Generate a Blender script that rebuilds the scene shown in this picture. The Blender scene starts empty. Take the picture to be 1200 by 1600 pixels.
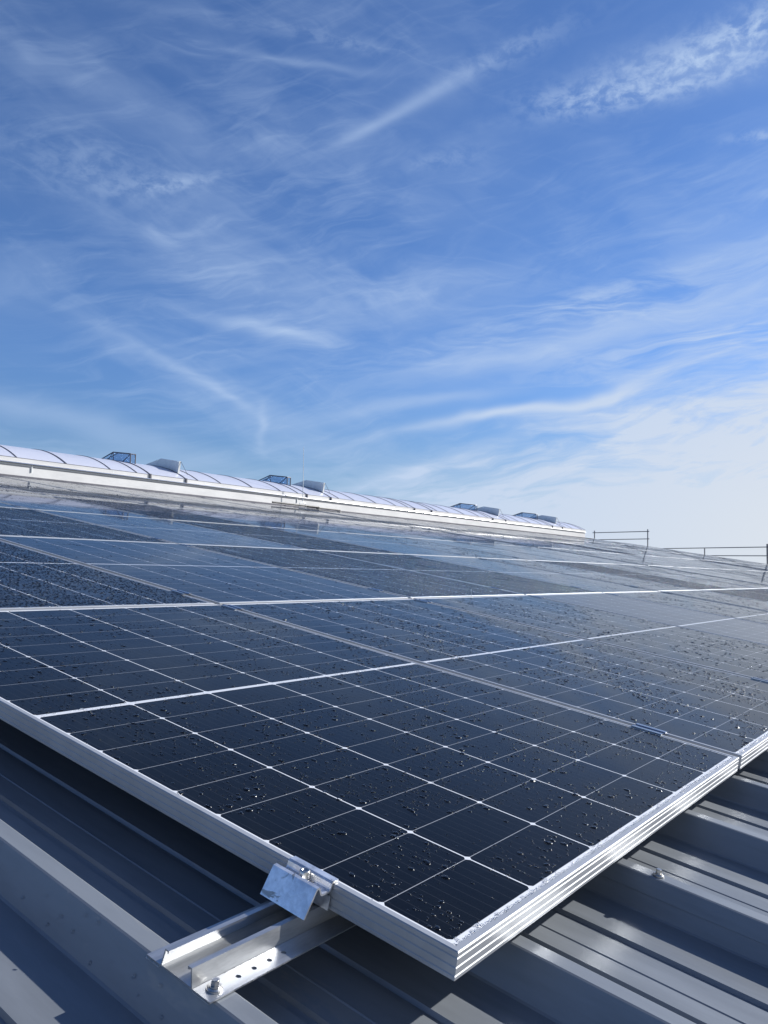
import bpy, bmesh, math, random
import numpy as np
from mathutils import Matrix, Vector

scene = bpy.context.scene
col = scene.collection
random.seed(4)
rng = np.random.default_rng(11)

# ------------------------------------------------------------------ camera
cd = bpy.data.cameras.new("camera")
cam = bpy.data.objects.new("camera", cd)
col.objects.link(cam)
cd.sensor_fit = 'HORIZONTAL'
cd.sensor_width = 36.0
cd.lens = 37.16
cd.clip_start = 0.02
cd.clip_end = 5000.0
cam.matrix_world = Matrix(((0.6072, -0.0699, -0.7915, -0.714),
                           (-0.7942, -0.0260, -0.6071, -0.4401),
                           (0.0218, 0.9972, -0.0713, 0.3868),
                           (0, 0, 0, 1)))
scene.camera = cam
VIEW_AZ = math.radians(37.5)

# ------------------------------------------------------------------ sun
SUN = Vector((1.587, -0.791, 0.893)).normalized()
sd = bpy.data.lights.new("sun", 'SUN')
sd.energy = 5.0
sd.angle = math.radians(0.55)
sd.color = (1.0, 0.97, 0.925)
sun = bpy.data.objects.new("sun", sd)
sun.rotation_euler = SUN.to_track_quat('Z', 'Y').to_euler()
sun.location = (0, 0, 30)
col.objects.link(sun)

# ------------------------------------------------------------------ exposure
scene.view_settings.view_transform = 'Standard'
scene.view_settings.look = 'None'
scene.view_settings.exposure = 0.66
scene.view_settings.gamma = 1.0
scene.view_settings.use_curve_mapping = False


# ------------------------------------------------------------------ node maths helper
class X:
    """a socket with arithmetic"""
    def __init__(self, nt, s): self.nt, self.s = nt, s
    def _op(self, op, *o, clamp=False):
        n = self.nt.nodes.new('ShaderNodeMath'); n.operation = op; n.use_clamp = clamp
        for i, v in enumerate((self,) + o):
            if isinstance(v, X): self.nt.links.new(v.s, n.inputs[i])
            else: n.inputs[i].default_value = v
        return X(self.nt, n.outputs[0])
    def __add__(s, o): return s._op('ADD', o)
    def __radd__(s, o): return s._op('ADD', o)
    def __sub__(s, o): return s._op('SUBTRACT', o)
    def __rsub__(s, o): return (s * -1.0) + o
    def __mul__(s, o): return s._op('MULTIPLY', o)
    def __rmul__(s, o): return s._op('MULTIPLY', o)
    def __truediv__(s, o): return s._op('DIVIDE', o)
    def __gt__(s, o): return s._op('GREATER_THAN', o)
    def __lt__(s, o): return s._op('LESS_THAN', o)
    def abs(s): return s._op('ABSOLUTE')
    def fract(s): return s._op('FRACT')
    def floor(s): return s._op('FLOOR')
    def max(s, o): return s._op('MAXIMUM', o)
    def min(s, o): return s._op('MINIMUM', o)
    def pow(s, o): return s._op('POWER', o)
    def exp(s): return s._op('EXPONENT')
    def sat(s): return s._op('ADD', 0.0, clamp=True)
    def atan2(s, o): return s._op('ARCTAN2', o)
    def asin(s): return s._op('ARCSINE')
    def smooth(s, a, b, lo=0.0, hi=1.0):
        n = s.nt.nodes.new('ShaderNodeMapRange'); n.interpolation_type = 'SMOOTHSTEP'
        s.nt.links.new(s.s, n.inputs[0])
        for i, v in zip((1, 2, 3, 4), (a, b, lo, hi)): n.inputs[i].default_value = v
        return X(s.nt, n.outputs[0])


def vec(nt, x, y, z):
    n = nt.nodes.new('ShaderNodeCombineXYZ')
    for i, v in enumerate((x, y, z)):
        if isinstance(v, X): nt.links.new(v.s, n.inputs[i])
        else: n.inputs[i].default_value = v
    return n.outputs[0]


def noise(nt, v, scale, detail=4, rough=0.5, dist=0.0):
    n = nt.nodes.new('ShaderNodeTexNoise')
    if v is not None: nt.links.new(v, n.inputs['Vector'])
    n.inputs['Scale'].default_value = scale
    n.inputs['Detail'].default_value = detail
    n.inputs['Roughness'].default_value = rough
    n.inputs['Distortion'].default_value = dist
    return X(nt, n.outputs[0])


def mixc(nt, f, a, b):
    n = nt.nodes.new('ShaderNodeMix'); n.data_type = 'RGBA'
    if isinstance(f, X): nt.links.new(f.s, n.inputs[0])
    else: n.inputs[0].default_value = f
    for i, v in ((6, a), (7, b)):
        if isinstance(v, tuple): n.inputs[i].default_value = (*v, 1)
        else: nt.links.new(v, n.inputs[i])
    return n.outputs[2]


# ------------------------------------------------------------------ sky
def build_world():
    w = bpy.data.worlds.new("World"); scene.world = w; w.use_nodes = True
    nt = w.node_tree; nt.nodes.clear()
    out = nt.nodes.new('ShaderNodeOutputWorld')
    bg = nt.nodes.new('ShaderNodeBackground'); bg.inputs[1].default_value = SKY_STRENGTH
    nt.links.new(bg.outputs[0], out.inputs[0])
    sky = nt.nodes.new('ShaderNodeTexSky'); sky.sky_type = 'NISHITA'
    sky.sun_disc = False
    sky.sun_elevation = math.asin(SUN.z)
    sky.sun_rotation = math.atan2(SUN.x, SUN.y)
    sky.altitude = 100; sky.air_density = 1.0; sky.dust_density = 0.25; sky.ozone_density = 2.0
    tc = nt.nodes.new('ShaderNodeTexCoord')
    sp = nt.nodes.new('ShaderNodeSeparateXYZ'); nt.links.new(tc.outputs['Generated'], sp.inputs[0])
    dx, dy, dz = (X(nt, sp.outputs[i]) for i in range(3))
    c, s = math.cos(VIEW_AZ), math.sin(VIEW_AZ)
    fw = dx * c + dy * s
    rt = dx * s - dy * c
    D = 57.29578
    a = rt.atan2(fw) * D                     # azimuth in degrees, clockwise from north east
    e = dz.asin() * D                        # elevation in degrees
    # gentle domain warp so no band is straight
    wv = vec(nt, a * 0.05, e * 0.09, 0.0)
    w1 = noise(nt, wv, 1.6, 3, 0.55) - 0.5
    w2 = noise(nt, vec(nt, a * 0.05 + 7.3, e * 0.09, 2.0), 1.6, 3, 0.55) - 0.5
    aw = a + w1 * 7.0
    ew = e + w2 * 3.5
    # fine fibres of the cirrus, two directions
    def fibre(ang, sx, sy, off, det=7, rough=0.62, dist=0.6):
        ca, sa = math.cos(math.radians(ang)), math.sin(math.radians(ang))
        u = aw * ca + ew * sa
        v = ew * ca - aw * sa
        return noise(nt, vec(nt, u * sx, v * sy, off), 1.0, det, rough, dist)
    f1 = fibre(10, 0.07, 0.42, 0.0)
    f2 = fibre(-20, 0.07, 0.22, 5.0, 6, 0.52, 0.4)
    f3 = noise(nt, vec(nt, a * 0.75, e * 1.25, 9.0), 1.0, 7, 0.6, 0.3)
    f4 = fibre(4, 0.10, 0.55, 11.0, 8, 0.6, 1.2)

    f5 = fibre(14, 0.16, 0.9, 17.0, 8, 0.62, 0.8)
    f6 = fibre(17, 0.045, 0.34, 23.0, 5, 0.5, 1.0)
    f7 = fibre(-14, 0.045, 0.30, 27.0, 5, 0.5, 1.0)

    def band(ca_, ce_, ang, L, W, alpha, warp=True, src=None):
        ua, ue = (aw, ew) if warp else (a, e)
        co, si = math.cos(math.radians(ang)), math.sin(math.radians(ang))
        pa, pe = ua - ca_, ue - ce_
        u = (pa * co + pe * si) * (1.0 / L)
        v = (pe * co - pa * si) * (1.0 / W)
        g = ((u * u) * -1.0 - (v * v)).exp()
        g = g * alpha
        if src is not None: g = g * src
        return g
    hi1 = f1.smooth(0.34, 0.74)
    hi2 = f2.smooth(0.34, 0.78)
    hi3 = f3.smooth(0.36, 0.64)
    hi4 = f4.smooth(0.36, 0.68)
    tot = band(-1, 30, 0, 60, 40, 0.05, src=f2.smooth(0.35, 0.75))
    for args in BANDS:
        a1, e1, a2, e2, W, al, k, wp = args
        ca_, ce_ = (a1 + a2) / 2, (e1 + e2) / 2
        L = math.hypot(a2 - a1, e2 - e1) * 0.58
        ang = math.degrees(math.atan2(e2 - e1, a2 - a1))
        tot = tot + band(ca_, ce_, ang, L, W, al, wp, {0: None, 1: hi1, 2: hi2, 3: hi3, 4: hi4}[k])
    # the thick cloud bank low on the right, towards the sun, breaking up into fibres at its upper edge
    d = (a + 1.7) * 0.36 + 5.6 - e + (f4 - 0.5) * 9.0 + (f1 - 0.5) * 6.0
    veil = d.smooth(-2.5, 5.5) * a.smooth(-9.0, 9.0) * e.smooth(34.0, 22.0)
    tex = f1.smooth(0.36, 0.60) * 0.22 + f5.smooth(0.40, 0.60) * 0.28 + f4.smooth(0.38, 0.60) * 0.18
    low = e.smooth(13.0, 3.0) * 0.14
    tot = tot * 0.85 + veil * (tex + 0.46 + low) * (1.0 - tot * 0.35)
    # loose layered veils over the whole sky
    tot = tot + (f2.smooth(0.40, 0.72) * 0.16 + f5.smooth(0.44, 0.72) * 0.14 + f1.smooth(0.44, 0.74) * 0.14) * noise(nt, vec(nt, a * 0.045, e * 0.07, 41.0), 1.0, 3, 0.5).smooth(0.36, 0.60) * e.smooth(38.0, 24.0, 0.45, 1.0)
    # hair-thin filaments crossing each other
    def wisp(f, p): return (1.0 - ((f - 0.5) * 2.0 * 2.2).abs()).max(0.0).pow(p)
    msk = noise(nt, vec(nt, a * 0.06, e * 0.10, 31.0), 1.0, 3, 0.5).smooth(0.40, 0.66)
    tot = tot + (wisp(f6, 7.0) + wisp(f7, 7.0)) * msk * 0.055
    # thin bright band near the horizon on all sides
    tot = tot + e.smooth(10.0, 0.0) * 0.34 * (hi2 * 0.4 + 0.6)
    tot = tot.min(0.96).max(0.0)
    # general high cloud elsewhere in the dome
    warm = a.smooth(-20.0, 60.0) * e.smooth(25.0, 2.0)
    cc = mixc(nt, warm, CLOUD_A, CLOUD_B)
    tint = nt.nodes.new('ShaderNodeMix'); tint.data_type = 'RGBA'; tint.blend_type = 'MULTIPLY'
    tint.inputs[0].default_value = 1.0
    nt.links.new(sky.outputs[0], tint.inputs[6])
    nt.links.new(mixc(nt, e.smooth(2.0, 16.0), (0.62, 0.78, 1.02), SKY_TINT[:3]), tint.inputs[7])
    fin = mixc(nt, tot, tint.outputs[2], cc)
    nt.links.new(fin, bg.inputs[0])


SKY_STRENGTH = 0.062
SKY_TINT = (0.70, 0.96, 1.40, 1)
CLOUD_A = (5.0, 6.5, 9.0)
CLOUD_B = (8.7, 8.65, 8.45)
# streaks of cirrus: start azimuth, start elevation, end azimuth, end elevation, half width, strength, fibre kind, warped
BANDS = [
    (-4.5, 28.7, 1.0, 31.0, 0.32, 0.30, 0, False), (-0.5, 30.6, 6.5, 33.4, 0.50, 0.34, 0, False), (4.5, 32.9, 13.0, 35.2, 0.75, 0.26, 3, False),
    (0.0, 30.5, 10, 34.6, 1.5, 0.10, 2, True),
    (-17.5, 33.3, -9.0, 33.5, 0.42, 0.26, 4, False), (-11.0, 33.4, -1.0, 33.0, 0.28, 0.22, 0, True),
    (-18.0, 34.9, -8.0, 35.2, 0.5, 0.22, 4, False), (-9.0, 35.1, 0.0, 34.3, 0.4, 0.20, 3, False),
    (15.5, 31.6, 28.0, 32.8, 1.3, 0.62, 3, False), (16.5, 31.9, 28.0, 32.2, 1.5, 0.34, 0, False), (10.5, 31.2, 17.0, 31.0, 0.7, 0.40, 3, False),
    (12.5, 30.4, 29.0, 31.4, 0.45, 0.28, 3, False), (23.5, 33.2, 30.0, 33.8, 0.9, 0.5, 3, False),
    (24.0, 27.6, 28.0, 27.2, 0.35, 0.5, 3, False), (24.4, 24.1, 28.0, 24.1, 0.28, 0.3, 4, False),
    (1.0, 27.7, 6.5, 28.4, 0.55, 0.22, 3, False), (4.5, 28.4, 6.0, 26.0, 0.7, 0.14, 2, True), (3.2, 27.0, -1.0, 22.5, 0.8, 0.14, 2, True),
    (-18.5, 24.8, -13.0, 26.1, 0.5, 0.32, 3, False), (-24.0, 23.5, -13.0, 22.6, 2.2, 0.30, 2, False), (-26.0, 25.5, -16.0, 25.2, 1.8, 0.20, 3, False),
    (-15.0, 20.2, -6.0, 17.8, 1.6, 0.36, 1, True), (-13.0, 17.6, -5.5, 16.4, 0.55, 0.42, 0, True), (-12.0, 17.2, -3.0, 16.2, 1.2, 0.30, 4, False),
    (-22.0, 16.2, -13.0, 13.0, 0.40, 0.22, 0, True), (-19.0, 14.6, -11.0, 12.4, 0.6, 0.24, 4, False), (-12.8, 13.0, -9.8, 11.0, 0.35, 0.26, 0, True), (-9.6, 11.8, -8.9, 8.6, 0.40, 0.28, 0, True),
    (-30.0, 10.8, -12.0, 7.2, 0.9, 0.36, 0, True), (-30.0, 8.6, -14.0, 6.0, 1.0, 0.30, 4, True), (-30, 6.0, -5, 4.0, 1.6, 0.34, 0, True),
    (-8.0, 21.5, 8.0, 19.0, 2.4, 0.30, 2, True), (-5.0, 19.0, 14.0, 20.5, 1.4, 0.26, 4, False),
    (-2.0, 14.0, 10.0, 16.2, 1.3, 0.42, 1, True), (2.0, 15.5, 28.0, 20.0, 1.3, 0.62, 4, True), (8.0, 17.2, 30.0, 22.0, 1.0, 0.40, 4, False),
    (3.0, 14.2, 26.0, 18.2, 0.9, 0.50, 0, True), (10.0, 13.6, 30.0, 17.5, 1.2, 0.5, 4, True),
    (-5.0, 11.0, 8.0, 12.6, 0.55, 0.40, 0, True), (-6.0, 9.0, 3.0, 9.6, 0.7, 0.20, 4, True), (4.0, 10.2, 13.5, 11.6, 0.35, 0.62, 0, True), (12.0, 11.2, 20.0, 14.0, 0.7, 0.75, 0, True), (3.0, 10.0, 16.0, 12.4, 0.40, 0.5, 0, True),
    (-3.0, 5.8, 8.0, 8.9, 0.5, 0.40, 0, True), (-8.0, 4.6, 6.0, 5.6, 1.0, 0.40, 1, True),
    (-22, 31.0, -8, 27.0, 2.4, 0.14, 2, True), (-26.5, 34.0, -24.5, 27.0, 0.6, 0.10, 2, True),
]
build_world()


# ------------------------------------------------------------------ materials
def new_mat(name):
    m = bpy.data.materials.new(name); m.use_nodes = True
    nt = m.node_tree; b = nt.nodes['Principled BSDF']
    return m, nt, b


def objcoord(nt):
    tc = nt.nodes.new('ShaderNodeTexCoord')
    return tc.outputs['Object']


def bump(nt, b, h, strength, dist=0.001):
    n = nt.nodes.new('ShaderNodeBump')
    n.inputs['Strength'].default_value = strength
    n.inputs['Distance'].default_value = dist
    nt.links.new(h.s, n.inputs['Height'])
    nt.links.new(n.outputs[0], b.inputs['Normal'])


def metal(name, base, metallic, rough, var=0.12, scale=6.0, stretch=(1, 1, 1), bstr=0.0, rvar=0.15, spots=None):
    m, nt, b = new_mat(name)
    mp = nt.nodes.new('ShaderNodeMapping'); nt.links.new(objcoord(nt), mp.inputs[0])
    mp.inputs['Scale'].default_value = stretch
    n1 = noise(nt, mp.outputs[0], scale, 6, 0.6)
    n2 = noise(nt, mp.outputs[0], scale * 7, 4, 0.6)
    f = (n1 * 0.65 + n2 * 0.35).smooth(0.35, 0.65)
    lo = tuple(c * (1 - var) for c in base); hi = tuple(min(1, c * (1 + var)) for c in base)
    cc = mixc(nt, f, lo, hi)
    if spots:
        sp = noise(nt, mp.outputs[0], spots[0], 5, 0.65, 0.8).smooth(spots[1], spots[1] + 0.05)
        cc = mixc(nt, sp, cc, spots[2])
    nt.links.new(cc, b.inputs['Base Color'])
    b.inputs['Metallic'].default_value = metallic
    b.inputs['Specular IOR Level'].default_value = 0.3
    nt.links.new((n1 * rvar * 2 + (rough - rvar)).s, b.inputs['Roughness'])
    if bstr: bump(nt, b, n2, bstr)
    return m


M_DECK = metal('coated_steel_sheet', (0.180, 0.198, 0.220), 0.24, 0.38, 0.13, 3.0, (2.2, 0.35, 2.2), 0.10, 0.10,
               (7.0, 0.62, (0.235, 0.245, 0.255)))
M_FRAME = metal('anodised_aluminium', (0.38, 0.395, 0.415), 0.38, 0.38, 0.08, 5.0, (1, 1, 1), 0.0, 0.05)
M_ALU = metal('mill_finish_aluminium', (0.50, 0.51, 0.52), 0.85, 0.36, 0.10, 14.0, (1.0, 6.0, 6.0), 0.06, 0.10)
M_CLAMP = metal('stained_aluminium', (0.72, 0.73, 0.75), 0.8, 0.33, 0.22, 22.0, (1, 1, 1), 0.35, 0.16,
                (26.0, 0.60, (0.34, 0.33, 0.31)))
M_STEEL = metal('stainless_steel', (0.50, 0.49, 0.47), 1.0, 0.32, 0.06, 40.0, (1, 1, 1), 0.0, 0.05)
M_CLAMPD = metal('clamp_aluminium', (0.42, 0.44, 0.48), 1.0, 0.26, 0.06, 20.0, (1, 1, 1), 0.0, 0.05)
M_RUBBER = metal('grey_rubber', (0.06, 0.06, 0.062), 0.0, 0.6, 0.1, 30.0)
M_TAPE = metal('sealing_foam', (0.42, 0.42, 0.40), 0.0, 0.9, 0.25, 160.0, (1, 1, 1), 0.6)
M_BLACK = metal('black_plastic', (0.012, 0.012, 0.014), 0.0, 0.45, 0.1, 10.0)
M_CURB = metal('white_flashing', (0.60, 0.60, 0.60), 0.15, 0.38, 0.05, 2.0, (1.0, 1.0, 3.0), 0.04, 0.08)
M_STRIP = metal('bright_aluminium_strip', (0.62, 0.62, 0.62), 0.85, 0.19, 0.04, 3.0, (1, 1, 1), 0.0, 0.02)
M_RIB = metal('dark_glazing_bar', (0.13, 0.13, 0.15), 0.5, 0.4, 0.1, 8.0)
M_GREY = metal('galvanised_sheet', (0.62, 0.65, 0.66), 0.3, 0.45, 0.1, 6.0)
M_SCAF = metal('galvanised_tube', (0.20, 0.20, 0.21), 0.6, 0.45, 0.15, 12.0)
M_WALL = metal('wall_cladding', (0.50, 0.52, 0.54), 0.3, 0.5, 0.05, 2.0)
M_CONC = metal('concrete_block', (0.32, 0.31, 0.29), 0.0, 0.9, 0.15, 20.0, (1, 1, 1), 0.3)


def ground_mat():
    m, nt, b = new_mat('field_and_gravel')
    co = objcoord(nt)
    n1 = noise(nt, co, 0.02, 6, 0.6).smooth(0.4, 0.6)
    n2 = noise(nt, co, 1.2, 5, 0.6).smooth(0.35, 0.65)
    c1 = mixc(nt, n2, (0.045, 0.070, 0.022), (0.075, 0.10, 0.035))
    c2 = mixc(nt, n2, (0.07, 0.068, 0.062), (0.10, 0.096, 0.088))
    nt.links.new(mixc(nt, n1, c1, c2), b.inputs['Base Color'])
    b.inputs['Roughness'].default_value = 0.9
    return m


def glaze_mat():
    m, nt, b = new_mat('opal_polycarbonate')
    co = objcoord(nt)
    n1 = noise(nt, co, 1.5, 4, 0.5)
    nt.links.new(mixc(nt, n1, (0.44, 0.46, 0.54), (0.52, 0.54, 0.62)), b.inputs['Base Color'])
    b.inputs['Roughness'].default_value = 0.33
    b.inputs['Subsurface Weight'].default_value = 0.15
    b.inputs['Subsurface Radius'].default_value = (0.05, 0.05, 0.05)
    return m


def clear_mat():
    m, nt, b = new_mat('clear_blue_glazing')
    b.inputs['Base Color'].default_value = (0.64, 0.76, 0.90, 1)
    b.inputs['Roughness'].default_value = 0.03
    b.inputs['Transmission Weight'].default_value = 0.85
    b.inputs['IOR'].default_value = 1.1
    return m


def water_mat(rough=0.07):
    m, nt, b = new_mat('rain_water')
    b.inputs['Base Color'].default_value = (1, 1, 1, 1)
    b.inputs['Roughness'].default_value = rough
    b.inputs['Transmission Weight'].default_value = 1.0
    b.inputs['IOR'].default_value = 1.333
    return m


# module geometry (metres)
MW, MH = 1.130, 1.710
PU, PV = 0.1845, 0.0924
MX, MY = (MW - 6 * PU) / 2, 0.0177
PITCH_U, PITCH_V = 1.152, 1.726


def cell_mat(name, rough, spec, fog, wob, fogr):
    m, nt, b = new_mat(name)
    co = objcoord(nt)
    sp = nt.nodes.new('ShaderNodeSeparateXYZ'); nt.links.new(co, sp.inputs[0])
    x, y = X(nt, sp.outputs[0]), X(nt, sp.outputs[1])
    cu = (x - MX) / PU
    fu = (cu + 0.5).fract() - 0.5
    du = fu.abs() * PU
    t = (y - MH / 2).abs() - 0.0057
    cv = t / PV
    fv = (cv + 0.5).fract() - 0.5
    dv = fv.abs() * PV
    line = (du < 0.0012).max((du + dv) < 0.0060)
    cross = (dv < 0.00055) * 0.55
    marg = (cu < 0.0).max(cu > 6.0).max(t < 0.0).max(cv > 9.0)
    # two ribbons run inside the middle strip
    rib = ((y - MH / 2).abs() - 0.0022).abs() < 0.0010
    bus = ((cu * 10.0).fract() - 0.5).abs() < 0.018
    wn = nt.nodes.new('ShaderNodeTexWhiteNoise'); wn.noise_dimensions = '2D'
    nt.links.new(vec(nt, cu.floor(), (cv + (y > MH / 2) * 20.0).floor(), 0.0), wn.inputs['Vector'])
    rnd = X(nt, wn.outputs['Value'])
    cell = mixc(nt, rnd, (0.0003, 0.0005, 0.0012), (0.0007, 0.0010, 0.0022))
    cell = mixc(nt, bus * 0.6, cell, (0.035, 0.038, 0.045))
    wht = mixc(nt, rib * 0.6, (0.62, 0.64, 0.67), (0.36, 0.38, 0.42))
    cell = mixc(nt, cross, cell, (0.50, 0.52, 0.55))
    c1 = mixc(nt, line, cell, (0.58, 0.60, 0.63))
    c1 = mixc(nt, marg, c1, wht)
    # thin dirt film
    d = noise(nt, co, 3.0, 6, 0.65).smooth(0.35, 0.75)
    d2 = noise(nt, co, 60.0, 3, 0.6).smooth(0.5, 0.8)
    c1 = mixc(nt, d * fog + d2 * (fog * 0.35), c1, (0.24, 0.25, 0.28))
    nt.links.new(c1, b.inputs['Base Color'])
    # embossed solar glass: broad scattering lobe under a smooth wet film
    b.inputs['Specular IOR Level'].default_value = spec
    b.inputs['IOR'].default_value = 1.45
    nt.links.new((d * 0.06 + fogr).s, b.inputs['Roughness'])
    b.inputs['Coat Weight'].default_value = 0.72
    b.inputs['Coat IOR'].default_value = 1.115
    b.inputs['Coat Roughness'].default_value = rough
    h = noise(nt, co, 2.2, 2, 0.5)
    bump(nt, b, h, wob, 0.01)
    return m


M_CELL = cell_mat('solar_cells_under_glass', 0.035, 0.09, 0.0008, 0.02, 0.36)
M_CELLF = cell_mat('solar_cells_under_misted_glass', 0.16, 0.5, 0.012, 0.02, 0.42)
M_WATER = water_mat()
M_WATER_NEAR = water_mat(0.17)
M_GLAZE = glaze_mat()
M_CLEAR = clear_mat()

# ------------------------------------------------------------------ helpers
SLOPE = math.radians(8.5)
ROOF = Matrix.Rotation(SLOPE, 4, 'X')


def tag(o, label=None, cat=None, group=None, kind=None):
    if label: o['label'] = label
    if cat: o['category'] = cat
    if group: o['group'] = group
    if kind: o['kind'] = kind
    return o


def empty(name, M=None):
    o = bpy.data.objects.new(name, None); col.objects.link(o)
    o.empty_display_size = 0.1
    if M is not None: o.matrix_world = M
    return o


def roofM(u, v, z=0.0):
    return ROOF @ Matrix.Translation((u, v, z))


def link(name, me, parent=None):
    o = bpy.data.objects.new(name, me); col.objects.link(o)
    if parent is not None: o.parent = parent
    return o


def mesh_np(name, V, F, mat, smooth=False):
    """V (n,3) array; F list of faces or (m,k) array"""
    me = bpy.data.meshes.new(name)
    V = np.asarray(V, dtype=np.float32)
    if isinstance(F, np.ndarray):
        m, k = F.shape
        me.vertices.add(len(V)); me.vertices.foreach_set('co', V.ravel())
        me.loops.add(m * k); me.loops.foreach_set('vertex_index', F.astype(np.int32).ravel())
        me.polygons.add(m)
        me.polygons.foreach_set('loop_start', np.arange(0, m * k, k, dtype=np.int32))
        me.polygons.foreach_set('loop_total', np.full(m, k, dtype=np.int32))
        me.update(calc_edges=True)
    else:
        me.from_pydata([tuple(v) for v in V], [], F); me.update()
    if smooth: me.polygons.foreach_set('use_smooth', np.ones(len(me.polygons), dtype=bool))
    me.materials.append(mat)
    return me


class MB:
    def __init__(self): self.v, self.f = [], []
    def add(self, vs, fs):
        n = len(self.v); self.v += [tuple(p) for p in vs]
        self.f += [tuple(i + n for i in f) for f in fs]
        return self
    def box(self, a, b):
        (x0, y0, z0), (x1, y1, z1) = a, b
        v = [(x0, y0, z0), (x1, y0, z0), (x1, y1, z0), (x0, y1, z0), (x0, y0, z1), (x1, y0, z1), (x1, y1, z1), (x0, y1, z1)]
        return self.add(v, [(0, 3, 2, 1), (4, 5, 6, 7), (0, 1, 5, 4), (1, 2, 6, 5), (2, 3, 7, 6), (3, 0, 4, 7)])
    def cyl(self, p0, p1, r, n=12, r2=None, caps=True):
        p0, p1 = Vector(p0), Vector(p1); r2 = r if r2 is None else r2
        d = (p1 - p0).normalized(); a = d.orthogonal().normalized(); b = d.cross(a)
        vs = []
        for p, q in ((p0, r), (p1, r2)):
            vs += [p + (a * math.cos(2 * math.pi * i / n) + b * math.sin(2 * math.pi * i / n)) * q for i in range(n)]
        fs = [(i, (i + 1) % n, n + (i + 1) % n, n + i) for i in range(n)]
        if caps: fs += [tuple(range(n - 1, -1, -1)), tuple(range(n, 2 * n))]
        return self.add(vs, fs)
    def prism(self, pts, axis, a, b):
        """closed 2-D outline pts extruded along axis 0 or 1; pts are (other horizontal, z)"""
        n = len(pts)
        def P(t, p): return (t, p[0], p[1]) if axis == 0 else (p[0], t, p[1])
        vs = [P(a, p) for p in pts] + [P(b, p) for p in pts]
        fs = [(i, (i + 1) % n, n + (i + 1) % n, n + i) for i in range(n)]
        fs += [tuple(range(n - 1, -1, -1)), tuple(range(n, 2 * n))]
        return self.add(vs, fs)
    def mesh(self, name, mat, smooth=False):
        me = bpy.data.meshes.new(name); me.from_pydata(self.v, [], self.f); me.update()
        bm = bmesh.new(); bm.from_mesh(me); bmesh.ops.recalc_face_normals(bm, faces=bm.faces); bm.to_mesh(me); bm.free()
        if smooth:
            for p in me.polygons: p.use_smooth = True
        me.materials.append(mat); return me
    def obj(self, name, mat, parent=None, smooth=False):
        return link(name, self.mesh(name, mat, smooth), parent)


def thick(path, t):
    """offset an open 2-D polyline into a closed strip outline of thickness t"""
    n = len(path); L = []
    for i, p in enumerate(path):
        a = Vector(path[max(i - 1, 0)]); b = Vector(path[min(i + 1, n - 1)])
        p = Vector(p)
        d1 = (p - a).normalized() if i > 0 else (b - p).normalized()
        d2 = (b - p).normalized() if i < n - 1 else d1
        m = (d1 + d2).normalized(); nn = Vector((-m.y, m.x))
        k = 1.0 / max(0.5, nn.dot(Vector((-d1.y, d1.x))))
        L.append(p + nn * t * k)
    return [tuple(p) for p in path] + [tuple(p) for p in reversed(L)]


# ------------------------------------------------------------------ ground
g = MB().add([(-600, -600, 0), (900, -600, 0), (900, 1200, 0), (-600, 1200, 0)], [(0, 1, 2, 3)]).obj('ground', ground_mat())
g.location = (0, 0, -9.0)
tag(g, kind='structure')

# ------------------------------------------------------------------ the hall and its profiled roof
RX0, RX1 = -9.9, 28.5
RV0, RV1 = -7.0, 12.13
hall = tag(empty('industrial_hall'), 'wide industrial hall under the solar array, grey trapezoidal sheet metal roof', 'hall')
P = 1.0 / 3
ZC, ZP = -0.052, -0.098
one = [(0.0015, ZC - 0.0012), (0.004, ZC), (0.026, ZC), (0.0285, ZC - 0.0012), (0.0485, ZP + 0.002), (0.0515, ZP),
       (0.101, ZP), (0.104, ZP - 0.005), (0.116, ZP - 0.005), (0.119, ZP),
       (0.1535, ZP), (0.1555, ZP + 0.0012), (0.1575, ZP),
       (0.204, ZP), (0.207, ZP - 0.005), (0.219, ZP - 0.005), (0.222, ZP), (0.3115, ZP), (0.3145, ZP + 0.002)]
prof = []
k0 = int(math.floor((RX0 - 0.150) / P))
kk = k0
while True:
    x0 = 0.150 + P * kk
    if x0 + P > RX1: break
    lap = (kk % 3 == 1)
    if lap:      # side lap: the next sheet hooks over this rib and ends half way down its flank
        prof += [(x0 - 0.0088, -0.0745), (x0 - 0.0102, -0.0738)]
    for q in one: prof.append((x0 + q[0] - (0.0012 if lap and q[0] < 0.03 else 0), q[1] + (0.0012 if lap and q[0] < 0.03 else 0)))
    kk += 1
prof.append((RX1, ZP))
V, F = [], []
segs = [RV0, -2.4, 3.6, 9.6, RV1]
for v in segs: V += [(x, v, z) for x, z in prof]
n = len(prof)
for j in range(len(segs) - 1):
    for i in range(n - 1): F.append((j * n + i, j * n + i + 1, (j + 1) * n + i + 1, (j + 1) * n + i))
deck = link('roof', mesh_np('roof', V, F, M_DECK), hall)
deck.matrix_world = ROOF
# other slope, mirrored about the ridge at world y = 12
RY = RV1 * math.cos(SLOPE)
deck2 = link('roof', deck.data, hall)
deck2.matrix_world = Matrix.Translation((0, 2 * RY, 0)) @ Matrix.Scale(-1, 4, (0, 1, 0)) @ ROOF
deck2.name = 'roof'
RZ = RV1 * math.sin(SLOPE) + ZC * math.cos(SLOPE)
cap = MB().prism([(RY - 0.30, RZ - 0.022), (RY, RZ + 0.024), (RY + 0.30, RZ - 0.022), (RY + 0.30, RZ - 0.028), (RY, RZ + 0.018), (RY - 0.30, RZ - 0.028)], 0, RX0, RX1)
cap.obj('ridge_cap', M_CURB, hall)
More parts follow.
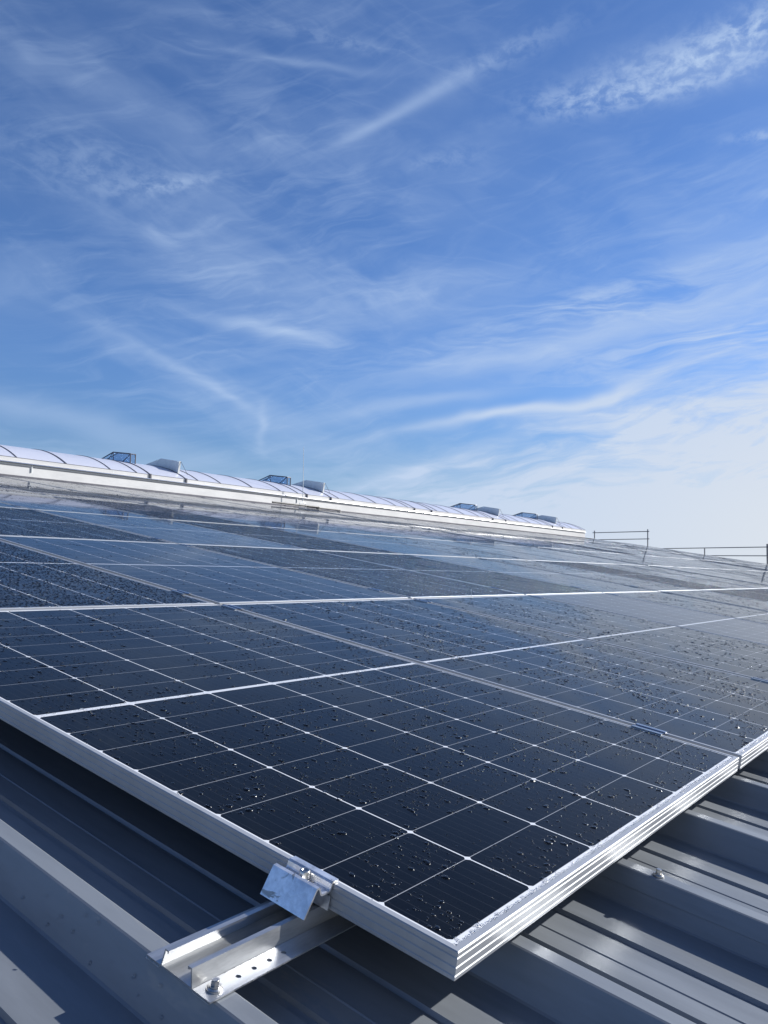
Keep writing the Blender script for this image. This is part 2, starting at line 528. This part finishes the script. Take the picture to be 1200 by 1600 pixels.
# gable flashing along the far edge
gf = MB().box((RX1 - 0.10, RV0, ZC - 0.01), (RX1 + 0.02, RV1, ZC + 0.012)).box((RX1 + 0.0205, RV0, ZC - 0.25), (RX1 + 0.024, RV1, ZC + 0.012))
o = gf.obj('gable_flashing', M_GREY, hall); o.matrix_world = ROOF
# walls
EZ = -7 * math.sin(SLOPE) - 0.14
EY = RV0 * math.cos(SLOPE)
for nm, a, b in (('wall', (RX0 + .2, EY + .35, -9), (RX1 - .2, EY + .55, EZ)),
                 ('wall', (RX0 + .2, 2 * RY - EY - .55, -9), (RX1 - .2, 2 * RY - EY - .35, EZ))):
    MB().box(a, b).obj(nm, M_WALL, hall)
for xa, xb in ((RX0 + .2, RX0 + .4), (RX1 - .4, RX1 - .2)):
    MB().prism([(EY + .56, -9), (2 * RY - EY - .56, -9), (2 * RY - EY - .56, EZ), (RY, RZ - .2), (EY + .56, EZ)], 0, xa, xb).obj('wall', M_WALL, hall)


def screw_mesh(scale=1.0):
    b = MB(); s = scale
    b.cyl((0, 0, 0), (0, 0, .0016 * s), .0085 * s, 24)
    b.cyl((0, 0, .0017 * s), (0, 0, .0030 * s), .0078 * s, 24, .0066 * s)
    b.cyl((0, 0, .0031 * s), (0, 0, .0042 * s), .0058 * s, 24)
    b.cyl((0, 0, .0043 * s), (0, 0, .0092 * s), .0044 * s, 6)
    b.cyl((0, 0, .0093 * s), (0, 0, .0096 * s), .0034 * s, 16)
    return b.mesh('screw', M_STEEL)


SCREW = screw_mesh()
for kk_, vv in ((1, -0.045), (4, -0.9), (7, -0.04), (-2, -0.5)):
    s_ = link('screw', SCREW, hall)
    s_.matrix_world = roofM(0.150 + P * kk_ + 0.0135, vv, ZC + 0.0015)

# ------------------------------------------------------------------ water drops
def dome(n):
    rings = ((1.0, 0.0), (0.93, 0.42), (0.66, 0.82), (0.30, 0.98))
    v = [(r * math.cos(2 * math.pi * i / n), r * math.sin(2 * math.pi * i / n), h) for r, h in rings for i in range(n)]
    v.append((0, 0, 1.0))
    f = []
    for k in range(len(rings) - 1):
        for i in range(n):
            a, b_, c_, d_ = k * n + i, k * n + (i + 1) % n, (k + 1) * n + (i + 1) % n, (k + 1) * n + i
            f += [(a, b_, c_), (a, c_, d_)]
    k = len(rings) - 1
    for i in range(n): f.append((k * n + i, k * n + (i + 1) % n, (k + 1) * n))
    return np.array(v), np.array(f)


def drops_mesh(name, cx, cy, r, z0=-0.0012, n=8, hk=0.30, asp=None):
    TV, TF = dome(n)
    m = len(cx)
    th = np.arctan2(TV[:, 1], TV[:, 0])
    a1, a2 = rng.uniform(0, 6.28, (m, 1)), rng.uniform(0, 6.28, (m, 1))
    big = np.clip((r[:, None] - .001) / .003, 0.15, 1)
    k1 = rng.uniform(0.04, 0.36, (m, 1)) * big; k2 = rng.uniform(0.0, 0.20, (m, 1)) * big
    mod = 1 + k1 * np.cos(2 * th[None] + a1) + k2 * np.cos(3 * th[None] + a2)
    px = cx[:, None] + TV[None, :, 0] * r[:, None] * mod
    py = cy[:, None] + TV[None, :, 1] * r[:, None] * mod
    pz = z0 + TV[None, :, 2] * r[:, None] * hk * rng.uniform(0.8, 1.15, (m, 1))
    V = np.stack([px, py, pz], -1).reshape(-1, 3)
    F = (TF[None] + (np.arange(m) * len(TV))[:, None, None]).reshape(-1, 3)
    return mesh_np(name, V, F, M_WATER, True)


def vnoise(x, y, scale, seed):
    """cheap smooth value noise on arrays"""
    g_ = np.random.default_rng(seed).random((64, 64))
    X_, Y_ = x * scale, y * scale
    xi, yi = np.floor(X_).astype(int), np.floor(Y_).astype(int)
    fx, fy = X_ - xi, Y_ - yi
    fx, fy = fx * fx * (3 - 2 * fx), fy * fy * (3 - 2 * fy)
    a = g_[xi % 64, yi % 64]; b = g_[(xi + 1) % 64, yi % 64]; c = g_[xi % 64, (yi + 1) % 64]; d = g_[(xi + 1) % 64, (yi + 1) % 64]
    return (a * (1 - fx) + b * fx) * (1 - fy) + (c * (1 - fx) + d * fx) * fy


def scattered(n, seed, rmin, rmax, power, clump, mind=1.6):
    """clumped drops, never overlapping"""
    rr = np.random.default_rng(seed)
    cand = n * 6
    x = rr.uniform(0.012, MW - 0.012, cand); y = rr.uniform(0.014, MH - 0.014, cand)
    w = 0.55 * vnoise(x, y, 7, seed) + 0.45 * vnoise(x, y, 19, seed + 1)
    keep = rr.random(cand) < np.clip((w - clump) * 4, 0.03, 1)
    x, y, w = x[keep], y[keep], w[keep]
    u = rr.random(len(x))
    r = rmin * (1 - u * (1 - (rmin / rmax) ** power)) ** (-1 / power)
    o = np.argsort(-r); x, y, r = x[o], y[o], r[o]
    cell = {}; out = []
    G = 0.012
    for i in range(len(x)):
        gx, gy = int(x[i] / G), int(y[i] / G); ok = True
        for a in (-1, 0, 1):
            for b in (-1, 0, 1):
                for j in cell.get((gx + a, gy + b), ()):
                    if (x[i] - x[j]) ** 2 + (y[i] - y[j]) ** 2 < ((r[i] + r[j]) * mind * 0.72) ** 2: ok = False; break
                if not ok: break
            if not ok: break
        if ok:
            cell.setdefault((gx, gy), []).append(i); out.append(i)
            if len(out) >= n: break
    return x[out], y[out], r[out]


def dense(seed, sp=0.0125):
    rr = np.random.default_rng(seed)
    nx, ny = int((MW - .02) / sp), int((MH - .02) / (sp * 1.05))
    gx, gy = np.meshgrid(np.arange(nx), np.arange(ny))
    x = 0.012 + (gx + 0.5 * (gy % 2) + rr.uniform(-.42, .42, gx.shape)) * sp
    y = 0.012 + (gy + rr.uniform(-.42, .42, gx.shape)) * sp * 1.05
    x, y = x.ravel(), y.ravel()
    w = 0.5 * vnoise(x, y, 5, seed) + 0.5 * vnoise(x, y, 13, seed + 2)
    r = rr.uniform(0.40, 1.0, len(x)) ** 1.3 * sp * 0.40
    k = (w > 0.24) | (rr.random(len(x)) < 0.35)
    k &= (rr.random(len(x)) < 0.93) & (x < MW - .012) & (y < MH - .012)
    return x[k], y[k], r[k]


DENSE = [drops_mesh('water_drops', *dense(s), n=8, hk=0.34) for s in (31, 47)]
MED = [drops_mesh('water_drops', *scattered(1700, s, .0014, .0075, 2.0, .38), n=9, hk=.28) for s in (5, 9, 15)]
SPARSE = [drops_mesh('water_drops', *scattered(420, s, .0016, .0055, 1.5, .50), n=8) for s in (21, 25)]
NEAR = drops_mesh('water_drops', *scattered(7000, 77, .0007, .0062, 2.1, .34), n=12, hk=.26)
NEAR.materials[0] = M_WATER_NEAR
NEAR2 = drops_mesh('water_drops', *scattered(4200, 79, .0010, .0074, 2.0, .36), n=11, hk=.26)
NEAR2.materials[0] = M_WATER_NEAR

# ------------------------------------------------------------------ solar panels
TH = 0.030


def frame_mesh(detail):
    """mitre-less frame: outer face with three shallow grooves, thin lip round the glass"""
    b = MB()
    LIPX, LIPY = 0.0085, 0.0095
    g = 0.0011
    if detail:
        zs = [(0.0, -0.0012), (0.0006, -0.0004), (0.0012, 0.0)]
        face = [(0.0012, 0.0), (0.0, -0.0012)]
        for zc in (-0.0052, -0.0150, -0.0240):
            face += [(0.0, zc), (g, zc - 0.0007), (g, zc - 0.0012), (0.0, zc - 0.0024)]
        face += [(0.0, -TH)]
    else:
        face = [(0.0, 0.0), (0.0, -TH)]
    def ring(off, z):   # rectangle of corner points inset by off
        return [(off, off, z), (MW - off, off, z), (MW - off, MH - off, z), (off, MH - off, z)]
    rings = [ring(o_, z_) for o_, z_ in face]
    rings.append(ring(0.0145, -TH))
    rings.append(ring(0.0145, -TH + 0.0015))
    rings.append(ring(0.0018, -TH + 0.0015))
    top_in = [(LIPX, LIPY, 0.0), (MW - LIPX, LIPY, 0.0), (MW - LIPX, MH - LIPY, 0.0), (LIPX, MH - LIPY, 0.0)]
    low_in = [(p[0], p[1], -0.0016) for p in top_in]
    allr = [low_in, top_in] + rings
    vs = [p for r_ in allr for p in r_]
    fs = []
    for k in range(len(allr) - 1):
        for i in range(4):
            fs.append((k * 4 + i, k * 4 + (i + 1) % 4, (k + 1) * 4 + (i + 1) % 4, (k + 1) * 4 + i))
    b.add(vs, fs)
    return b.mesh('frame', M_FRAME)


FR_D = frame_mesh(True)


def glass_mesh(mat):
    e_, f_ = 0.0080, 0.0090
    b = MB().add([(e_, f_, -0.0012), (MW - e_, f_, -0.0012), (MW - e_, MH - f_, -0.0012), (e_, MH - f_, -0.0012)], [(0, 1, 2, 3)])
    me = b.mesh('glass', mat)
    if me.polygons[0].normal.z < 0: me.flip_normals()
    return me


def back_mesh():
    b = MB().add([(.002, .002, -0.0055), (MW - .002, .002, -0.0055), (MW - .002, MH - .002, -0.0055), (.002, MH - .002, -0.0055)], [(0, 3, 2, 1)])
    me = bpy.data.meshes.new('backsheet'); me.from_pydata(b.v, [], b.f); me.update(); me.materials.append(M_CURB)
    return me


GL, GLF, BACK = glass_mesh(M_CELL), glass_mesh(M_CELLF), back_mesh()


def extra(c): return (0.10 if c >= 9 else 0) + (0.10 if c >= 19 else 0)


def panel_u(c): return c * PITCH_U + extra(c)


def project(p):
    q = cam.matrix_world.inverted() @ (ROOF @ Vector(p))
    if q.z > -0.01: return None
    k = 37.16 / 36 * 1200
    return (600 + k * q.x / -q.z, 800 - k * q.y / -q.z)


KIND = {}
for r_ in range(6):
    for c_ in range(24):
        KIND[(r_, c_)] = random.choice(['sparse', 'sparse', 'med'] if r_ < 3 else ['sparse', 'sparse', 'med', 'med'] if r_ < 5 else ['sparse'])
KIND.update({(0, 0): 'near', (0, 1): 'near2', (0, 2): 'med', (0, 3): 'mist', (0, 4): 'med', (0, 5): 'med', (0, 6): 'dense', (0, 7): 'dense',
             (1, 0): 'dense', (1, 1): 'sparse', (1, 2): 'dense', (1, 3): 'dense', (1, 4): 'sparse', (1, 5): 'med', (1, 6): 'dense',
             (2, 0): 'med', (2, 1): 'dense', (2, 2): 'sparse', (2, 3): 'dense', (2, 4): 'sparse',
             (3, 1): 'sparse', (3, 2): 'sparse', (3, 3): 'dense', (3, 4): 'med', (4, 2): 'med', (4, 3): 'med', (4, 4): 'med', (2, 16): 'dense',
             (3, 12): 'dense'})
ROWS = ['front row', 'second row from the front', 'third row from the front', 'fourth row from the front', 'fifth row from the front', 'row next to the skylight']
ORD = ['first', 'second', 'third', 'fourth', 'fifth', 'sixth', 'seventh', 'eighth', 'ninth', 'tenth', 'eleventh', 'twelfth', 'thirteenth',
       'fourteenth', 'fifteenth', 'sixteenth', 'seventeenth', 'eighteenth', 'nineteenth', 'twentieth', 'twenty-first', 'twenty-second',
       'twenty-third', 'twenty-fourth']
LOOK = {'near': 'dark solar panel with scattered drops', 'near2': 'dark solar panel with clustered drops', 'med': 'wet solar panel with clustered drops',
        'sparse': 'smooth solar panel with few drops', 'mist': 'misted grey solar panel', 'dense': 'solar panel densely beaded with fine drops'}
for r_ in range(6):
    for c_ in range(24):
        u0, v0 = panel_u(c_), r_ * PITCH_V
        pts = [project((u0 + a * MW, v0 + b * MH, 0)) for a in (0, 1) for b in (0, 1)]
        if max(p[0] for p in pts if p) < -160: continue
        k_ = KIND[(r_, c_)]
        t = empty('solar_panel', roofM(u0 + random.uniform(-.0008, .0008), v0 + random.uniform(-.001, .001),
                                          0 if c_ < 2 and r_ < 2 else random.uniform(0, .0022) + (.006 if c_ in (9, 19) else 0)) @
                  Matrix.Rotation(random.uniform(-.0012, .0012) * (1 if r_ + c_ else 0), 4, 'Y') @
                  Matrix.Rotation(random.uniform(-.0009, .0009) * (1 if r_ + c_ else 0), 4, 'X'))
        if r_ + c_ == 0: t.matrix_world = roofM(0, 0, 0)
        lab = '%s, %s panel of the %s' % (LOOK[k_], ORD[c_], ROWS[r_])
        if (r_, c_) == (0, 0): lab = 'nearest solar panel, its ribbed aluminium frame corner overhanging the metal roof'
        tag(t, lab, 'solar panel', 'solar panels of the roof array')
        link('frame', FR_D, t)
        link('glass', GLF if k_ == 'mist' else GL, t)
        if r_ == 0 and c_ < 3: link('backsheet', BACK, t)
        dm = {'near': NEAR, 'near2': NEAR2, 'med': MED[(r_ + c_) % 3], 'sparse': SPARSE[(r_ * 2 + c_) % 2], 'dense': DENSE[(r_ + c_) % 2], 'mist': None}[k_]
        if dm is not None:
            tag(link('water_drops', dm, t), kind='stuff')
        if r_ == 0 and c_ < 3:      # string of water held along the lower frame lip
            xs = []; x = 0.010
            rr = np.random.default_rng(50 + c_)
            while x < MW - .012:
                xs.append((x, rr.uniform(.0028, .0052))); x += xs[-1][1] * rr.uniform(1.3, 2.3)
            cx = np.array([a for a, _ in xs]); rad = np.array([b for _, b in xs])
            me = drops_mesh('water_bead', cx, 0.0105 + rr.uniform(-.001, .001, len(cx)), rad * 0.72, z0=-0.0009, n=12, hk=0.4)
            me.materials[0] = M_WATER_NEAR
            tag(link('water_bead', me, t), kind='stuff')

# ------------------------------------------------------------------ end clamp at the near left edge
def clamp_bolt(parent, x, y, z):
    b = MB()
    b.cyl((x, y, z), (x, y, z + .0012), .0080, 24)
    o_ = b.obj('washer', M_STEEL, parent)
    b = MB(); n = 24; R, H = .0062, .0100; z1 = z + .0013
    vs, fs = [], []
    prof_ = [(R, 0), (R, H - .0008), (R - .0008, H), (.0036, H), (.0034, H - .0055), (0.0001, H - .0055)]
    for pr, pz in prof_: vs += [(x + pr * math.cos(2 * math.pi * i / n), y + pr * math.sin(2 * math.pi * i / n), z1 + pz) for i in range(n)]
    for k in range(len(prof_) - 1):
        for i in range(n): fs.append((k * n + i, k * n + (i + 1) % n, (k + 1) * n + (i + 1) % n, (k + 1) * n + i))
    b.add(vs, fs); b.obj('bolt', M_STEEL, parent, True)


ec = tag(empty('end_clamp', roofM(0, 0.2055, 0)), 'stained aluminium end clamp bolted over the left edge of the nearest panel', 'clamp')
path = [(.0085, .0004), (.0000, .0004), (-.0012, -.0006), (-.0022, -.0052), (-.0036, -.0076), (-.0062, -.0090), (-.0180, -.0090),
        (-.0205, -.0076), (-.0222, -.0050), (-.0236, -.0014), (-.0248, .0006), (-.0270, .0004), (-.0284, -.0020), (-.0425, -.0285)]
outl = thick([(a, z) for a, z in reversed(path)], 0.0023)
outl = [(a, z + .0002) for a, z in outl]
MB().prism(outl, 1, -.035, .035).obj('bracket', M_CLAMP, ec)
MB().prism([(-.0045, -.0135), (-.0028, -.0135), (-.0028, -.0300), (-.0045, -.0300)], 1, -.035, .035).obj('inner_leg', M_CLAMP, ec)
MB().box((-.0185, -.0115, -.0070), (-.0050, .0115, -.0056)).obj('pressure_plate', M_STEEL, ec)
clamp_bolt(ec, -.0118, 0.0, -.0054)

# ------------------------------------------------------------------ short mounting rails on the rib crowns
def plate_holes(x0, x1, y0, y1, zt, th_, holes, r):
    """strip from x0 to x1 with round holes at xs, centred in y"""
    b = MB(); n = 24; yc = (y0 + y1) / 2; hw = (y1 - y0) / 2
    xs = [x0]; cells = []
    for h in holes: cells.append((h - hw * .55, h + hw * .55, h))
    cur = x0
    def quad(a, c):
        b.box((a, y0, zt - th_), (c, y1, zt))
    for a, c, h in cells:
        if a > cur: quad(cur, a)
        vs, fs = [], []
        for z in (zt, zt - th_):
            for i in range(n):
                t_ = 2 * math.pi * i / n; vs.append((h + r * math.cos(t_), yc + r * math.sin(t_), z))
            for i in range(n):
                t_ = 2 * math.pi * i / n; cx_, sy_ = math.cos(t_), math.sin(t_)
                k = min(((c - a) / 2) / max(abs(cx_), 1e-6), hw / max(abs(sy_), 1e-6))
                vs.append((h + k * cx_, yc + k * sy_, z))
        for i in range(n):
            j = (i + 1) % n
            fs.append((i, n + i, n + j, j)); fs.append((2 * n + i, 2 * n + j, 3 * n + j, 3 * n + i))
            fs.append((i, j, 2 * n + j, 2 * n + i)); fs.append((n + i, 3 * n + i, 3 * n + j, n + j))
        # square corners
        for sx in (a, c):
            for sy in (y0, y1): pass
        b.add(vs, fs)
        cur = c
    if cur < x1: quad(cur, x1)
    return b


def make_rail(x0, x1, v0, label):
    t = tag(empty('mounting_rail', roofM(x0, v0, ZC + .0006)), label, 'rail', 'short mounting rails under the clamps')
    L = x1 - x0; T = .0016
    web = thick([(.0185, .0000), (.0330 - .0045, .0000)][:1] + [], T) if False else None
    # channel: floor, leaning webs, inward lips with a small hook
    pr = [(.0345, .0165), (.0345, .0204), (.0385 - .0005, .0204), (.0300, .0204)]
    chan = [(.0360, .0172), (.0365, .0204), (.0305, .0204), (.0265, .0010), (.0765, .0010), (.0725, .0204), (.0665, .0204), (.0670, .0172)]
    MB().prism(thick(chan, T), 0, 0, L).obj('channel', M_ALU, t)
    pf = plate_holes(0, L, 0, .0262, .0020, T, [.020 + .0000 + .0215 * i + (0 if i == 0 else .006) for i in range(1, 5)] +
                     [L - .020 - .0215 * i for i in (3, 2, 1)], .0029)
    pf.obj('foot', M_ALU, t)
    MB().prism([(.0768, .0004), (.0990, .0004), (.0995, .0020), (.0768, .0020)], 0, 0, L).obj('foot', M_ALU, t)
    MB().box((-.0020, .0775, -.0003), (L, .0985, .0001)).obj('sealing_strip', M_TAPE, t)
    MB().box((-.0008, .0008, -.0003), (L, .0250, .0001)).obj('sealing_strip', M_TAPE, t)
    for xx in (.0165, L - .0165):
        s_ = link('screw', SCREW, t); s_.location = (xx, .0131, .0021)
    return t


make_rail(-.1880, .205, .1525, 'shiny aluminium mounting rail stub sticking out from under the nearest panel edge')
make_rail(.972, 1.33, .1525, 'aluminium mounting rail hidden under the first seam of the front row')
make_rail(2.12, 2.48, .1525, 'aluminium mounting rail hidden under the second seam of the front row')

# ------------------------------------------------------------------ middle clamps on the seams
mpath = [(-.0205, .0004), (-.0098, .0004), (-.0082, -.0012), (-.0076, -.0100), (-.0050, -.0122), (.0050, -.0122), (.0076, -.0100),
         (.0082, -.0012), (.0098, .0004), (.0205, .0004)]
MID = MB().prism(thick(mpath, .0022), 1, -.035, .035).mesh('bracket', M_CLAMPD)
MBOLT = MB().cyl((0, 0, -.0098), (0, 0, -.0010), .0062, 16).cyl((0, 0, -.0009), (0, 0, -.0004), .0036, 6).mesh('bolt', M_STEEL)
mc = 0
for r_ in range(6):
    for c_ in range(1, 24):
        if r_ >= 3 and c_ > 12: continue
        for q, vv in enumerate((.200, 1.647 - .12)):
            uu = panel_u(c_) - .011
            vv2 = r_ * PITCH_V + (.2 if q == 0 else 1.645)
            if c_ in (9, 19): continue
            p = project((uu, vv2, 0))
            if p is None or p[0] < -40 or p[0] > 1240: continue
            t = empty('middle_clamp', roofM(uu, vv2, 0.0))
            tag(t, 'dark middle clamp, %s end of %s seam, %s' % ('near' if q == 0 else 'far', ORD[c_ - 1], ROWS[r_]),
                'clamp', 'middle clamps between the panels')
            link('bracket', MID, t)
            bo = link('bolt', MBOLT, t); bo.location = (0, -.022 if r_ < 2 else 0, 0)
            mc += 1

# ------------------------------------------------------------------ loose wire ends standing up between the rows
for (uu, vv, h, lean, lab) in ((2.83, 1.718, .034, -.006, 'bright bent cable tie end standing between the first two rows'),
                               (5.30, 1.722, .045, -.010, 'thin wire end standing up between the rows on the right')):
    t = tag(empty('cable_tie', roofM(uu, vv, -.004)), lab, 'cable tie')
    b = MB(); pts = [(0, 0, 0), (0, 0, h * .6), (lean, 0, h * .85), (lean * 1.3, 0, h)]
    for a, c in zip(pts[:-1], pts[1:]): b.cyl(a, c, .0011, 8)
    b.obj('strap', M_TAPE, t)
    MB().cyl(pts[-1], (lean * 1.6, 0, h + .007), .0024, 10, .0016).obj('tip', M_CURB, t)

# ------------------------------------------------------------------ barrel skylight along the ridge
SK0, SK1 = 0.8, 25.5
YB, ZB = 10.80, 1.885
YA, ZA = 12.00, 2.19
R_ = (1.2 ** 2 + (ZA - ZB) ** 2) / (2 * (ZA - ZB))
A0 = math.asin(1.2 / R_)


def arc(off=0.0, n=28, a0=-A0, a1=A0):
    return [(YA + (R_ + off) * math.sin(a0 + (a1 - a0) * i / n), ZA - R_ + (R_ + off) * math.cos(a0 + (a1 - a0) * i / n)) for i in range(n + 1)]


sk = tag(empty('barrel_skylight', Matrix.Identity(4)), 'long white arched skylight band running along the roof ridge', 'skylight')
out_ = arc(0.0); inn = arc(-.02)
MB().prism(out_ + inn[::-1], 0, SK0 + .02, SK1 - .02).obj('glazing', M_GLAZE, sk, False)
for side in (-1, 1):
    yb = YA + side * 1.2
    zb0 = 1.50
    def S(y0, y1): return (YA + side * (1.2 + y0), YA + side * (1.2 + y1))
    def bx(d0, d1, z0, z1, nm, mat, x0=SK0, x1=SK1):
        a, b_ = sorted(S(d0, d1)); MB().box((x0, a, z0), (x1, b_, z1)).obj(nm, mat, sk)
    bx(-.06, 0.0, zb0, 1.800, 'curb', M_CURB)
    bx(-.04, .012, 1.8205, 1.882, 'eaves_profile', M_CURB)
    a_ = YA + side * 1.2
    MB().prism([(a_ + side * .012, 1.8030), (a_ + side * .040, 1.8032), (a_ + side * .0365, 1.8110), (a_ + side * .0325, 1.8165), (a_ + side * .024, 1.8195), (a_ - side * .03, 1.8197), (a_ - side * .03, 1.8030)], 0, SK0, SK1).obj('cover_strip', M_STRIP, sk)
    bx(-.05, .010, 1.8005, 1.8025, 'joint', M_RIB)
    bx(.0005, .009, 1.770, 1.7995, 'flashing_edge', M_CURB)
    bx(.0005, .010, 1.7660, 1.7690, 'joint', M_RIB)
    bx(-.03, .016, 1.8825, 1.8865, 'joint', M_RIB)
    # dark foot where the curb meets the deck
    if side < 0: bx(.001, .035, 1.50, 1.622, 'foot_flashing', M_RIB)
# end arch
endp = [(y, z) for y, z in arc(-.004)]
MB().prism(endp + [(YA + 1.2, 1.52), (YA - 1.2, 1.52)], 0, SK1 - .019, SK1 + .004).obj('end_wall', M_CURB, sk)
MB().prism(endp + [(YA + 1.2, 1.52), (YA - 1.2, 1.52)], 0, SK0 - .004, SK0 + .019).obj('end_wall', M_CURB, sk)


def rib_mesh(w):
    o_ = arc(.009, 24); i_ = arc(.002, 24)
    return MB().prism(o_ + i_[::-1], 0, -w / 2, w / 2).mesh('glazing_bar', M_RIB)


RIB1, RIB2 = rib_mesh(.012), rib_mesh(.022)
mod = 0
x = 7.43 - 3.86 * 2
while x < SK1 - .3:
    for off, dbl in ((0, 1), (.75, 1), (1.02, 0), (1.55, 0), (2.33, 2), (3.10, 0), (3.60, 0)):
        xx = x + off
        if not SK0 + .1 < xx < SK1 - .1: continue
        q = link('glazing_bar', RIB2 if dbl else RIB1, sk); q.location = (xx, 0, 0)
        if dbl == 1:
            MB().box((xx - .012, YB - .035, 1.80), (xx + .012, YB - .0125, 1.895)).obj('bracket', M_RIB, sk)
    x += 3.86
q = link('glazing_bar', RIB1, sk); q.location = (SK1 - .03, 0, 0)
# white joint plates and screws along the curb
xx = 2.0
while xx < 14:
    MB().cyl((xx, YB - .0205, 1.8108), (xx, YB - .0245, 1.8108), .006, 8).obj('screw', M_RIB, sk)
    xx += .205
for xx in (5.35, 6.72, 8.6, 11.0, 14.2): MB().box((xx, YB - .0135, 1.69 if xx in (5.35, 11.0) else 1.825), (xx + .012, YB - .0005, 1.80 if xx in (5.35, 11.0) else 1.885)).obj('joint_plate', M_GREY, sk)


def vent(x, kind, label):
    """raised smoke vent flap seen from its side: a wedge rising from the vault"""
    t = tag(empty('vent_hood', Matrix.Translation((x, 0, 0))), label, 'roof vent', 'raised vent hoods on the skylight')
    if kind == 'glass':
        pf = [(12.62, 2.14), (11.89, 2.345), (11.37, 2.278), (11.37, 2.085), (11.9, 2.17), (12.3, 2.18)]
        w = .10
    else:
        pf = [(12.25, 2.17), (11.52, 2.300), (11.00, 2.215), (11.03, 2.0), (11.5, 2.14), (12.0, 2.19)]
        w = .04
    if kind == 'glass':
        for xa in (0, w):
            P_ = [(xa, a, z) for a, z in pf[:4]]
            b = MB()
            for a, c in zip(P_, P_[1:] + P_[:1]): b.cyl(a, c, .010, 8)
            if xa == 0:
                b.cyl(P_[1], (xa, 11.87, 2.16), .009, 8)
                b.cyl(P_[1], (xa, 12.10, 2.16), .006, 8)
                b.cyl(P_[2], (xa, 11.62, 2.14), .008, 8)
            b.obj('frame', M_RIB, t)
            MB().prism([(a * .999 + .012, z * .997 + .006) for a, z in pf], 0, xa - .002, xa + .002).obj('pane', M_CLEAR, t)
        for k in (0, 1, 2): MB().cyl((0, pf[k][0], pf[k][1]), (w, pf[k][0], pf[k][1]), .007, 8).obj('crossbar', M_RIB, t)
    else:
        MB().prism(pf, 0, 0, w).obj('hood', M_GREY, t)
        MB().box((-.008, 10.985, 2.19), (w + .008, 11.53, 2.196)).obj('rim', M_GREY, t) if False else None
        MB().cyl((w, 11.0, 2.21), (w + .10, 10.93, 1.985), .004, 6).obj('stay', M_RIB, t)


PLACE = ['leftmost', 'second', 'third', 'rightmost']
for i, k in enumerate((0, 1, 3, 4)):
    xx = 7.43 + 3.86 * k
    vent(xx, 'glass', 'clear blue glazed vent hood with dark frame, %s of the four glazed hoods' % PLACE[i])
    vent(xx + .75, 'metal', 'opaque grey metal vent hood, %s of the four grey hoods on the skylight' % PLACE[i])

# ------------------------------------------------------------------ lightning rod and bars by the curb
lr = tag(empty('lightning_rod', Matrix.Translation((10.97, 10.60, 0))), 'thin upright lightning rod in front of the white skylight curb', 'lightning rod')
b = MB().cyl((0, 0, 1.70), (-.004, 0, 2.20), .008, 10, .007).cyl((-.004, 0, 2.20), (-.008, .01, 2.82), .006, 8, .004)
b.obj('rod', M_GREY, lr)
for dx_ in (-.10, .10): MB().cyl((dx_, 0, 1.53), (dx_ * .8, 0, 1.665), .008, 8).cyl((dx_ * .8, 0, 1.665), (0, 0, 1.70), .008, 8).obj('bracket', M_GREY, lr)
for i, (xa, xb, zz, lb) in enumerate(((10.02, 11.35, .065, 'black foam tube lying beside the lightning rod, nearer the left'),
                                      (11.0, 12.02, .052, 'black foam tube lying to the right of the lightning rod'))):
    t = tag(empty('black_tube', roofM(xa, 10.62, zz - .02)), lb, 'tube', 'black tubes lying by the skylight')
    MB().cyl((0, 0, 0), (xb - xa, 0, 0), .017 if i == 0 else .013, 12).obj('tube', M_BLACK, t)
    MB().box((xb - xa - .04, -.04, -.12), (xb - xa + .03, .04, -.025)).obj('support_block', M_CONC, t)

# ------------------------------------------------------------------ scaffold guard rails beyond the gable
SX = 28.9
def tube(a, b_, r=.016): return MB().cyl(a, b_, r, 10)
s1 = tag(empty('scaffold_guardrail', Matrix.Translation((SX, 0, 0))), 'scaffold guard rail on the gable edge right beside the skylight end', 'guard rail', 'scaffold guard rails beyond the gable')
tube((0, 9.78, -.5), (0, 9.78, 2.08), .020).obj('post', M_SCAF, s1)
tube((0, 11.87, -.5), (0, 11.87, 2.05), .020).obj('post', M_SCAF, s1)
tube((-.06, 9.70, 1.995), (-.06, 11.92, 1.965)).obj('rail', M_SCAF, s1)
tube((-.06, 9.70, 1.715), (-.06, 11.92, 1.690)).obj('rail', M_SCAF, s1)
s2 = tag(empty('scaffold_guardrail', Matrix.Translation((SX, 0, 0))), 'lower scaffold guard rail at the right edge of the picture', 'guard rail', 'scaffold guard rails beyond the gable')
tube((0, 5.66, -.5), (0, 5.66, 1.52), .030).obj('post', M_SCAF, s2)
tube((0, 7.73, -.5), (0, 7.73, 1.36), .020).obj('post', M_SCAF, s2)
tube((0, 9.3, -.5), (0, 9.3, 1.0), .020).obj('post', M_SCAF, s2)
tube((-.06, 5.0, 1.425), (-.06, 9.35, 1.350)).obj('rail', M_SCAF, s2)
tube((-.06, 5.0, 1.115), (-.06, 9.35, 1.095)).obj('rail', M_SCAF, s2)

# ------------------------------------------------------------------ a few drops on the near rib flank
fl = []
x0 = .150 - P
rr = np.random.default_rng(8)
cx = rr.uniform(.001, .050, 46); cy = rr.uniform(.05, 1.2, 46); rad = rr.uniform(.0010, .0026, 46)
me = drops_mesh('rain_drops', cx, cy, rad, z0=0, n=12, hk=.5)
o = tag(link('rain_drops', me, hall), kind='stuff')
ang = math.atan2(.046, .019)
o.matrix_world = ROOF @ Matrix.Translation((x0 - .019, 0, ZP + .0018)) @ Matrix.Rotation(-ang, 4, 'Y')
print('clamps', mc, 'objects', len(bpy.data.objects))
